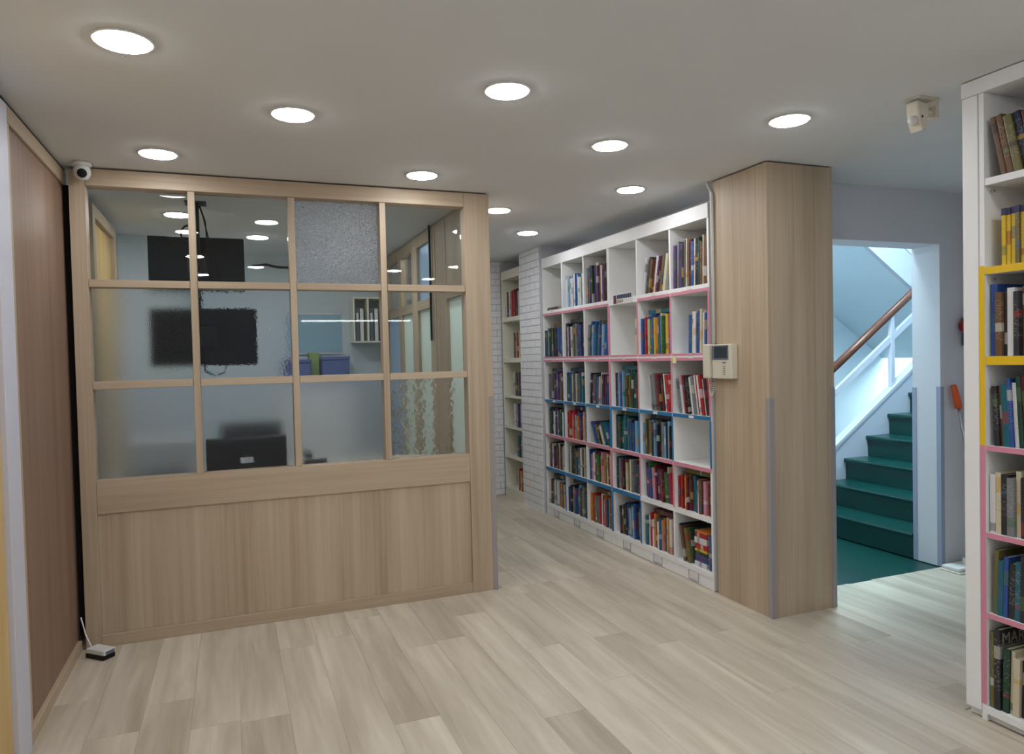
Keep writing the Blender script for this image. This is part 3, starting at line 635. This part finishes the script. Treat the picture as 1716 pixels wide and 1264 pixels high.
stack('bottom row, column beside the pillar', colY(1) - 0.0095, XB, 0.10, 0.175, [('white', .03, .12, .2), ('blue', .022, .12, .2), ('purple', .02, .118, .2), ('dark green', .02, .12, .2), ('yellow', .014, .12, .2), ('red', .034, .122, .2), ('white', .036, .12, .19), ('red', .03, .118, .2), ('orange', .012, .12, .2)])
fill('bottom row, right end, column beside the pillar', colY(1) - 0.0095, XB, 0.10, 0.40, 0.37, 0.312, 0.37, 'bright', .20, .22, 0, seed=77)
stack('top row, column beside the bricks', colY(6) - 0.0185, XB, 1.818, 0.03, [('charcoal', .012, .22, .17), ('brown', .014, .20, .17)])
# far narrow bookcase
for r_, (a, b, pal, h0, h1) in enumerate([(.12, 1, 'redwhite', .24, .27), (.55, 1, 'warm', .22, .27), (.5, 1, 'mix', .22, .24), (.4, 1, 'mix', .2, .24), (.6, 1, 'cool', .2, .23), (.6, 1, 'warm', .19, .22)], 1):
    fill('%s of the narrow bookcase beyond the bricks' % RW[r_ - 1], 6.872 - 0.0185, 2.59, ROWZ[r_ - 1][0], ROWZ[r_ - 1][1], 0.463, a * .463, b * .463, pal, h0, h1, 0, seed=300 + r_)
# near right bookcase: books from the far side panel towards the viewer
NR = ['top shelf', 'second shelf', 'third shelf', 'fourth shelf', 'fifth shelf', 'sixth shelf', 'bottom shelf']
for r_, (za, zb, u0, pal, h0, h1, lean, t0, t1) in enumerate([(2.025, 2.34, .012, 'darknear', .21, .225, -11, .018, .03), (1.70, 2.0, .048, 'nearyellow', .205, .21, 0, .013, .018), (1.37, 1.673, .004, 'darknear', .23, .265, 0, .012, .026),
        (1.038, 1.338, .004, 'darknear', .22, .265, -3, .012, .024), (.713, 1.018, .004, 'darknear', .21, .25, 0, .012, .026), (.41, .693, .012, 'darknear', .20, .245, 1.5, .012, .026), (.055, .39, .004, 'darknear', .22, .25, 1.5, .012, .026)]):
    if r_ == 6:
        BOOKS.append(dict(loc=(XR + 0.012, 1.8335 - 0.010, za + 0.0006), dim=(0.21, 0.014, 0.285), th=0, tone='olive', n=1, words='bottom shelf of the near right bookcase', flat=False))
        BOOKS.append(dict(loc=(XR + 0.010, 1.8335 - 0.030, za + 0.0006), dim=(0.25, 0.022, 0.300), th=0, tone='charcoal', n=2, words='bottom shelf of the near right bookcase', flat=False, title='MARVEL'))
        u0, h0, h1 = 0.044, .20, .238
    fill('%s of the near right bookcase' % NR[r_], 1.8335, XR + 0.004, za, zb, 0.385, u0, 0.30, pal, h0, h1, lean, seed=500 + r_, t0=t0, t1=t1, proud=0.004, n0=2 if r_ == 6 else 0)
ORD = ['first', 'second', 'third', 'fourth', 'fifth', 'sixth', 'seventh', 'eighth', 'ninth', 'tenth', 'eleventh', 'twelfth', 'thirteenth', 'fourteenth', 'fifteenth', 'sixteenth', 'seventeenth', 'eighteenth', 'nineteenth', 'twentieth']

def unit_book():
    """cover (spine at x=0, boards) and page block, 1 x 1 x 1: depth x, thickness y (centred), height z"""
    cov = MB(); c = 0.08
    prof = [(0.006, -0.5), (1, -0.5), (1, -0.5 + c), (0.03, -0.5 + c), (0.03, 0.5 - c), (1, 0.5 - c), (1, 0.5), (0.006, 0.5), (0.0, 0.30), (-0.0, -0.30)]
    n = len(prof); vs = [(p[0], p[1], 0) for p in prof] + [(p[0], p[1], 1) for p in prof]
    fs = [(i, (i + 1) % n, n + (i + 1) % n, n + i) for i in range(n)]
    for q in ((0, 1, 2, 3), (4, 5, 6, 7), (0, 3, 4, 7), (0, 7, 8, 9)): fs.append(tuple(reversed(q))); fs.append(tuple(n + i for i in q))
    cov.add(vs, fs)
    pg = MB().box(0.03, 0.985, -0.5 + c, 0.5 - c, 0.01, 0.985)
    return cov, pg
cov, pg = unit_book()
def raw_mesh(name, mbs, mats):
    me = bpy.data.meshes.new(name); vs = []; fs = []; mi = []
    for k, mb in enumerate(mbs):
        b = len(vs); vs += mb.v; fs += [tuple(b + i for i in f) for f in mb.f]; mi += [k] * len(mb.f)
    me.from_pydata(vs, [], fs)
    for mt in mats: me.materials.append(mt)
    for p, k in zip(me.polygons, mi): p.material_index = k
    import bmesh as _b
    bm = _b.new(); bm.from_mesh(me); _b.ops.recalc_face_normals(bm, faces=bm.faces[:]); bm.to_mesh(me); bm.free()
    return me
ME_BOOK = raw_mesh('book', [cov, pg], [M['cover'], M['pages']]); ME_COVER = raw_mesh('cover', [cov], [M['cover']]); ME_PAGES = raw_mesh('page_block', [pg], [M['pages']])
ME_BAND = raw_mesh('spine_band', [MB().box(-0.003, 0.02, -0.505, 0.505, 0, 0.0255)], [M['band']])
def seen_size(b):
    p = Vector(b['loc']); d = (p - Vector((0, 0, CAM_H))).length
    return b['dim'][1] * b['dim'][2] / d ** 2 * (p.x / d)
BOOKS.sort(key=seen_size, reverse=True)
near_n = 0
SETS = {}
for i, b in enumerate(BOOKS[:300]):
    near = 'near right' in b['words']
    if b.get('alone'): lab = '%s book lying flat %s' % (b['tone'], b['words'])
    elif b['flat']: lab = '%s book lying flat, %s in the pile, %s' % (b['tone'], ORD[b['n'] - 1] + ' from below', b['words'])
    else:
        thick = 'thin ' if b['dim'][1] < 0.016 else ('thick ' if b['dim'][1] > 0.029 else '')
        lab = '%s%s book, %s from left, %s' % (thick, b['tone'], ORD[b['n'] - 1], b['words'])
    col = lin(TONES[b['tone']])
    if near:
        o = empty('book', b['loc']); o.rotation_euler = (b['th'], 0, 0)
        for nm, me in (('cover', ME_COVER), ('page_block', ME_PAGES)):
            q = bpy.data.objects.new(nm, me); COL.objects.link(q); q.parent = o; q.scale = b['dim']; q.color = col
        if b['words'].startswith('second shelf'):
            q = bpy.data.objects.new('spine_band', ME_BAND); COL.objects.link(q); q.parent = o; q.scale = (b['dim'][0], b['dim'][1], 1); q.location = (0, 0, b['dim'][2] - 0.026)
        if 'title' in b:
            cu = bpy.data.curves.new('lettering', 'FONT'); cu.body = b['title']; cu.size = 0.062; cu.extrude = 0.0003
            tmp = bpy.data.objects.new('lettering_source', cu); COL.objects.link(tmp); bpy.context.view_layer.update()
            me_t = bpy.data.meshes.new_from_object(tmp.evaluated_get(bpy.context.evaluated_depsgraph_get())); bpy.data.objects.remove(tmp)
            me_t.materials.clear(); me_t.materials.append(M['ink_grey'])
            q = bpy.data.objects.new('lettering', me_t); COL.objects.link(q); q.parent = o
            q.location = (0.012, -b['dim'][1] / 2 - 0.0005, 0.245); q.rotation_euler = (R(90), 0, 0)
    else:
        o = bpy.data.objects.new('book', ME_BOOK); COL.objects.link(o); o.location = b['loc']; o.rotation_euler = (b['th'], 0, 0); o.scale = b['dim']; o.color = col
    tag(o, lab, 'book', 'books on the near right bookcase' if near else 'books on the white cube bookcases')
# the remaining smaller ones in one object
rest = BOOKS[300:]
if rest:
    vs, fs, mi, tones, place, chance = [], [], [], [], [], []
    rr = random.Random(9)
    for b in rest:
        mw = Matrix.Translation(b['loc']) @ Matrix.Rotation(b['th'], 4, 'X') @ Matrix.Diagonal((*b['dim'], 1)); ch = rr.random(); col = lin(TONES[b['tone']])
        base = len(vs)
        for v in ME_BOOK.vertices: vs.append(tuple(mw @ v.co)); place.append((v.co.x, v.co.y + 0.5, v.co.z)); tones.append(col); chance.append(ch)
        for p in ME_BOOK.polygons: fs.append(tuple(base + k for k in p.vertices)); mi.append(p.material_index)
    me = bpy.data.meshes.new('shelved_books'); me.from_pydata(vs, [], fs); me.materials.append(M['cover_many']); me.materials.append(M['pages'])
    for p, k in zip(me.polygons, mi): p.material_index = k
    a = me.attributes.new('tone', 'FLOAT_COLOR', 'POINT'); a.data.foreach_set('color', [c for t in tones for c in t])
    a = me.attributes.new('place', 'FLOAT_VECTOR', 'POINT'); a.data.foreach_set('vector', [c for t in place for c in t])
    a = me.attributes.new('chance', 'FLOAT', 'POINT'); a.data.foreach_set('value', chance)
    o = bpy.data.objects.new('shelved_books', me); COL.objects.link(o)
    tag(o, 'many small far books packed on the bookcases around the brick column', 'books', kind='stuff')
print('BOOKS', len(BOOKS))

# ------------------------------------------------------------------ devices
ic = empty('video_intercom', (2.58, 3.35, 1.26)); tag(ic, 'ivory video intercom with handset on the wooden pillar', 'intercom')
box('body', (2.566, XB - 0.001, 3.236, 3.408, 1.262, 1.456), M['plastic_ivory'], ic, 0.005)
box('bezel', (2.563, 2.5658, 3.262, 3.404, 1.370, 1.450), M['grey_bezel'], ic, 0.001)
box('screen', (2.5615, 2.5628, 3.270, 3.382, 1.380, 1.443), M['screen_glass'], ic)
box('button', (2.564, 2.5658, 3.285, 3.315, 1.350, 1.356), M['grey_bezel'], ic)
for i in range(5): box('speaker_slot', (2.5645, 2.5658, 3.29, 3.31, 1.285 + i * 0.011, 1.289 + i * 0.011), M['ink_grey'], ic)
hs = box('handset', (2.548, 2.595, 3.414, 3.474, 1.262, 1.460), M['plastic_ivory'], ic, 0.008)
box('handset_cradle', (2.596, XB - 0.003, 3.409, 3.47, 1.28, 1.44), M['plastic_ivory'], ic)
pts = []
for i in range(80):
    s_ = i / 79; y = 3.455 - 0.06 * s_; z = 1.262 - 0.10 * math.sin(math.pi * s_); a = i * 1.6
    pts.append((2.575 + 0.006 * math.cos(a), y + 0.004 * math.sin(a), z + 0.004 * math.sin(a)))
MB().tube(pts, 0.0022, 5).build('coiled_cord', M['plastic_ivory'], ic, smooth=True)
tag(MB().tube([(2.602, 3.472, 2.396), (2.600, 3.462, 2.375), (2.600, 3.436, 2.325), (2.600, 3.432, 2.30), (2.600, 3.432, 1.462)], 0.0105, 10).build('cable_conduit', M['plastic_white'], smooth=True), 'white cable conduit running down the pillar edge to the intercom', 'conduit')

cc = empty('dome_camera', (-0.645, 4.0, 2.33)); tag(cc, 'small white dome security camera at the top corner of the partition', 'security camera')
MB().lathe([(0.03, 0.0), (0.042, -0.002), (0.043, -0.016), (0.036, -0.02)], (-0.645, 4.0, 2.399), 24).build('base', M['plastic_white'], cc, smooth=True)
MB().lathe([(0.006, -0.038), (0.026, -0.031), (0.037, -0.012), (0.039, 0.005), (0.035, 0.022), (0.022, 0.034), (0.005, 0.038)], (-0.645, 4.0, 2.352), 24).build('ball', M['plastic_white'], cc, smooth=True)
dv = Vector((0.14, -0.9, -0.30)).normalized(); cpos = Vector((-0.645, 4.0, 2.352))
MB().lathe([(0.002, 0.030), (0.0215, 0.031), (0.0215, 0.0365), (0.014, 0.039), (0.002, 0.040)], cpos, 20, dv).build('lens', M['plastic_black'], cc, smooth=True)

pa = empty('power_adapter', (-0.635, 3.945, 0)); tag(pa, 'small white box with black underside on the floor by the partition', 'adapter')
ang = R(-43); ca, sa = math.cos(ang), math.sin(ang)
def rbx(u0, u1, v0, v1, z0, z1):
    mb = MB(); mb.box(u0, u1, v0, v1, z0, z1); mb.v = [(-0.635 + x * ca - y * sa, 3.945 + x * sa + y * ca, z + max(0.0, -x * 0.0)) for x, y, z in mb.v]; return mb
rbx(-0.062, 0.058, -0.033, 0.033, 0.001, 0.022).build('underside', M['plastic_black'], pa, 0.003)
rbx(-0.06, 0.06, -0.031, 0.035, 0.0225, 0.046).build('case', M['plastic_white'], pa, 0.004)
rbx(0.0603, 0.064, -0.02, 0.025, 0.026, 0.042).build('end_cap', M['grey_bezel'], pa)
MB().tube([(-0.675, 3.985, 0.036), (-0.69, 4.01, 0.05), (-0.712, 4.045, 0.085), (-0.727, 4.06, 0.14), (-0.734, 4.064, 0.17)], 0.0035, 8).build('cable', M['plastic_white'], pa, smooth=True)

se = empty('ceiling_sensor', (2.60, 2.10, 2.27)); tag(se, 'ivory sensor on a swivel bracket hanging from the ceiling at right', 'sensor')
box('mounting_plate', (2.645, 2.66, 2.055, 2.125, 2.325, 2.3995), M['plastic_ivory'], se, 0.003)
box('ceiling_plate', (2.55, 2.66, 2.05, 2.13, 2.394, 2.3998), M['plastic_ivory'], se, 0.002)
MB().tube([(2.645, 2.09, 2.352), (2.615, 2.09, 2.352)], 0.018, 12).build('swivel_joint', M['plastic_ivory'], se)
MB().prism([(2.548, 2.385), (2.612, 2.375), (2.608, 2.33), (2.596, 2.275), (2.575, 2.268), (2.560, 2.30), (2.552, 2.34)], 'y', 2.06, 2.115).build('body', M['plastic_ivory'], se, 0.005)
MB().lathe([(0.004, -0.020), (0.016, -0.014), (0.021, 0.0), (0.016, 0.014), (0.004, 0.020)], (2.556, 2.088, 2.312), 16).build('lens', M['plastic_white'], se, smooth=True)
MB().lathe([(0.002, 0.0), (0.005, 0.001), (0.002, 0.002)], (2.570, 2.058, 2.322), 10, (0, -1, 0)).build('screw', M['plastic_black'], se)

mo = empty('flat_mop', (4.25, 3.15, 0)); tag(mo, 'flat mop with orange grip leaning beside the doorway', 'mop')
box('mop_head', (4.155, 4.41, 3.10, 3.22, 0.012, 0.035), M['plastic_white'], mo, 0.006)
box('mop_pad', (4.15, 4.415, 3.092, 3.228, 0.001, 0.0115), M['shelf_cream'], mo, 0.003)
MB().tube([(4.29, 3.16, 0.036), (4.29, 3.16, 0.075)], 0.016, 10).build('joint', M['plastic_white'], mo)
MB().tube([(4.37, 3.16, 0.072), (4.345, 3.195, 0.80), (4.322, 3.222, 1.03)], 0.0095, 10).build('pole', M['steel'], mo, smooth=True)
MB().tube([(4.29, 3.16, 0.07), (4.33, 3.16, 0.07), (4.37, 3.16, 0.072)], 0.01, 8).build('elbow', M['plastic_white'], mo)
MB().tube([(4.323, 3.221, 1.02), (4.315, 3.226, 1.07), (4.302, 3.228, 1.12), (4.284, 3.228, 1.165)], [0.021, 0.022, 0.020, 0.018], 12).build('grip', M['orange'], mo, smooth=True)
ra = empty('wall_fitting', (4.40, 3.21, 1.5)); tag(ra, 'dark red round fitting on the wall above the mop, half hidden', 'fitting')
box('base_plate', (4.395, 4.419, 3.165, 3.255, 1.42, 1.60), M['grey_bezel'], ra, 0.004)
MB().lathe([(0.045, 0.0), (0.048, 0.012), (0.04, 0.03), (0.022, 0.042), (0.004, 0.045)], (4.394, 3.21, 1.545), 20, (-1, 0, 0)).build('cap', M['red'], ra, smooth=True)

# ------------------------------------------------------------------ office contents
def hung_screen(y, x0, x1, z0, z1, label):
    t = empty('hanging_monitor', ((x0 + x1) / 2, y, z0)); tag(t, label, 'monitor', 'monitors hung in the office')
    box('back_cover', (x0, x1, y, y + 0.025, z0, z1), M['screen_back'], t, 0.006)
    box('bezel', (x0 - 0.002, x1 + 0.002, y + 0.0255, y + 0.04, z0 - 0.002, z1 + 0.002), M['plastic_black'], t, 0.003)
    box('screen', (x0 + 0.012, x1 - 0.012, y + 0.0402, y + 0.0412, z0 + 0.015, z1 - 0.012), M['screen_glass'], t)
    xm = (x0 + x1) / 2
    box('mount_plate', (xm - 0.06, xm + 0.06, y - 0.012, y - 0.0005, (z0 + z1) / 2 - 0.06, (z0 + z1) / 2 + 0.06), M['plastic_black'], t, 0.003)
    return t
hung_screen(4.88, -0.455, 0.095, 1.875, 2.205, 'upper black monitor hung in the office, seen from behind')
hung_screen(4.52, -0.425, 0.145, 1.405, 1.735, 'lower black monitor hung in the office behind rippled glass')
pl_ = empty('monitor_ceiling_mount', (-0.16, 4.80, H)); tag(pl_, 'black ceiling pole and cables carrying the hanging monitors', 'mount')
MB().tube([(-0.175, 4.80, 2.399), (-0.175, 4.80, 1.55)], 0.018, 12).build('pole', M['plastic_black'], pl_, smooth=True)
box('ceiling_plate', (-0.235, -0.115, 4.74, 4.86, 2.392, 2.3995), M['plastic_black'], pl_)
box('arm', (-0.19, -0.16, 4.485, 4.78, 1.555, 1.585), M['plastic_black'], pl_)
box('arm', (-0.19, -0.16, 4.82, 4.865, 2.02, 2.06), M['plastic_black'], pl_)
MB().tube([(-0.158, 4.85, 2.399), (-0.135, 4.85, 2.32), (-0.115, 4.848, 2.22), (-0.08, 4.846, 2.06), (-0.045, 4.846, 1.93)], 0.0045, 6).build('cable', M['plastic_black'], pl_, smooth=True)
MB().tube([(-0.155, 4.86, 2.399), (-0.125, 4.86, 2.30), (-0.12, 4.858, 2.20), (-0.125, 4.855, 2.05), (-0.10, 4.85, 1.93)], 0.0045, 6).build('cable', M['plastic_black'], pl_, smooth=True)
MB().tube([(-0.22 + 0.045 * math.cos(i * 0.55), 4.845 + 0.002 * i / 10, 2.215 + 0.055 * math.sin(i * 0.55)) for i in range(26)], 0.006, 6).build('cable_coil', M['plastic_black'], pl_, smooth=True)
box('connector', (-0.105, -0.03, 4.835, 4.86, 1.89, 1.925), M['steel'], pl_, 0.003)
MB().tube([(-0.15, 4.505, 1.43), (-0.14, 4.50, 1.37), (-0.09, 4.50, 1.345), (-0.04, 4.50, 1.36), (-0.02, 4.505, 1.42)], 0.005, 6).build('cable', M['plastic_black'], pl_, smooth=True)
box('junction_box', (-0.13, 0.02, 4.492, 4.517, 1.415, 1.475), M['plastic_black'], pl_)
tag(MB().tube([(0.2 + i * 0.06, 6.938, 2.30 + 0.012 * math.sin(i * 0.9) - 0.006 * math.sin(i * 2.3)) for i in range(15)], 0.011, 8).build('wall_cable', M['plastic_black'], smooth=True), 'black cable strung along the top of the office back wall', 'cable')
dk = empty('office_desk', (0.3, 4.6, 0)); tag(dk, 'pale office desk right behind the glazed partition', 'desk')
box('top', (-0.70, 1.30, 4.24, 4.95, 0.715, 0.74), M['shelf_cream'], dk, 0.002)
for x in (-0.69, 1.26): box('leg', (x, x + 0.03, 4.26, 4.93, 0, 0.714), M['shelf_white'], dk)
mn = empty('desk_monitor', (0.065, 4.27, 0.74)); tag(mn, 'black desk monitor seen from behind against the frosted pane', 'monitor')
box('back_cover', (-0.141, 0.272, 4.170, 4.205, 0.80, 1.003), M['plastic_black'], mn, 0.006)
MB().prism([(-0.12, 0.975), (0.25, 0.975), (0.22, 0.960), (0.16, 0.953), (-0.03, 0.953), (-0.09, 0.960)], 'y', 4.1675, 4.1705).build('vent_grille', M['screen_back'], mn)
box('bezel', (-0.143, 0.274, 4.2055, 4.225, 0.795, 1.006), M['plastic_black'], mn, 0.003)
box('rating_label', (0.03, 0.097, 4.1680, 4.1698, 0.866, 0.898), M['plastic_white'], mn)
box('stand', (0.03, 0.10, 4.226, 4.27, 0.752, 0.90), M['plastic_black'], mn); box('foot', (-0.05, 0.18, 4.24, 4.40, 0.7405, 0.7515), M['plastic_black'], mn, 0.003)
m2 = empty('desk_monitor', (0.1, 4.62, 0.74)); tag(m2, 'blurred dark monitor on the desk behind the nearer black one', 'monitor')
box('bezel', (-0.08, 0.285, 4.60, 4.63, 0.80, 1.055), M['plastic_black'], m2, 0.004); box('stand', (0.07, 0.13, 4.631, 4.66, 0.75, 0.9), M['plastic_black'], m2); box('foot', (0.0, 0.2, 4.59, 4.72, 0.7405, 0.7495), M['plastic_black'], m2)
pr = empty('desk_printer', (-0.4, 4.72, 0.74)); tag(pr, 'white printer blurred behind the left frosted pane', 'printer')
box('body', (-0.58, -0.20, 4.56, 4.90, 0.7405, 0.93), M['plastic_white'], pr, 0.01); box('lid', (-0.57, -0.21, 4.57, 4.89, 0.931, 0.965), M['plastic_white'], pr, 0.008); box('paper_tray', (-0.52, -0.26, 4.50, 4.559, 0.78, 0.80), M['grey_bezel'], pr)
ph = empty('desk_telephone', (0.43, 4.32, 0.74)); tag(ph, 'dark desk telephone behind the frosted pane, beside the monitor', 'telephone')
MB().prism([(4.25, 0.7405), (4.42, 0.7405), (4.42, 0.79), (4.26, 0.85)], 'x', 0.37, 0.50).build('body', M['plastic_black'], ph, 0.005); box('handset', (0.375, 0.42, 4.26, 4.41, 0.853, 0.885), M['plastic_black'], ph, 0.01)
ws = empty('wall_shelf', (1.16, 6.8, 1.6)); tag(ws, 'small white wall shelf on the office back wall', 'shelf')
box('side', (1.06, 1.075, 6.70, 6.948, 1.60, 1.99), M['shelf_cream'], ws); box('side', (1.32, 1.335, 6.70, 6.948, 1.60, 1.99), M['shelf_cream'], ws); box('top', (1.06, 1.335, 6.70, 6.948, 1.991, 2.006), M['shelf_cream'], ws); box('board', (1.06, 1.335, 6.70, 6.948, 1.585, 1.599), M['shelf_cream'], ws); box('divider', (1.19, 1.205, 6.70, 6.948, 1.60, 1.99), M['shelf_cream'], ws)
for i, x in enumerate((1.085, 1.125, 1.215, 1.26)):
    b = empty('ring_binder', (x + 0.015, 6.8, 1.6)); tag(b, '%s binder standing on the small white wall shelf' % ['leftmost grey', 'second white', 'third grey', 'rightmost white'][i], 'binder', 'binders on the wall shelf')
    box('cover', (x, x + 0.032, 6.72, 6.94, 1.6005, 1.90), M['grey_bezel' if i % 2 == 0 else 'plastic_white'], b); box('label', (x + 0.006, x + 0.026, 6.7185, 6.7198, 1.78, 1.86), M['tape_white'], b)
cb = empty('low_cabinet', (0.75, 6.7, 0)); tag(cb, 'low grey cabinet along the office back wall', 'cabinet')
box('body', (0.40, 1.03, 6.58, 6.947, 0, 1.25), M['shelf_cream'], cb)
for x in (0.405, 0.718): 
    d = box('door', (x, x + 0.307, 6.565, 6.579, 0.03, 1.235), M['shelf_white'], cb); box('handle', (x + 0.27, x + 0.28, 6.55, 6.5645, 0.6, 0.75), M['steel'], d)
for i, (xa_, xb_, zt) in enumerate(((0.46, 0.66, 1.44), (0.76, 1.0, 1.46))):
    t = empty('storage_box', ((xa_ + xb_) / 2, 6.75, 1.25)); tag(t, ['smaller blue box on the office cabinet, left', 'larger blue box on the office cabinet, right'][i], 'box', 'blue boxes on the cabinet')
    box('tub', (xa_, xb_, 6.62, 6.92, 1.2505, zt - 0.03), M['blue_plastic'], t, 0.006); box('lid', (xa_ - 0.008, xb_ + 0.008, 6.612, 6.928, zt - 0.0295, zt), M['blue_plastic'], t, 0.004)
tag(MB().box(0.665, 0.755, 6.80, 6.92, 1.2505, 1.50).build('green_folder', M['green_card'], bevel=0.003), 'pale green folder standing between the two blue boxes', 'folder')
wb = empty('wall_board', (0.75, 6.94, 1.5)); tag(wb, 'bluish glass board on the office back wall above the cabinet', 'board')
box('board', (0.50, 0.98, 6.935, 6.948, 1.50, 1.86), plain('pale_blue_board', (150, 186, 206), 0.2), wb); box('frame', (0.49, 0.99, 6.933, 6.9345, 1.86, 1.875), M['steel'], wb); box('frame', (0.49, 0.99, 6.933, 6.9345, 1.485, 1.50), M['steel'], wb)
hc = tag(MB().tube([(1.385, 5.15, 2.399), (1.384, 5.15, 1.55)], 0.009, 8).build('hanging_cable', M['plastic_black'], smooth=True), 'black cable hanging down beside the glass side partition', 'cable')
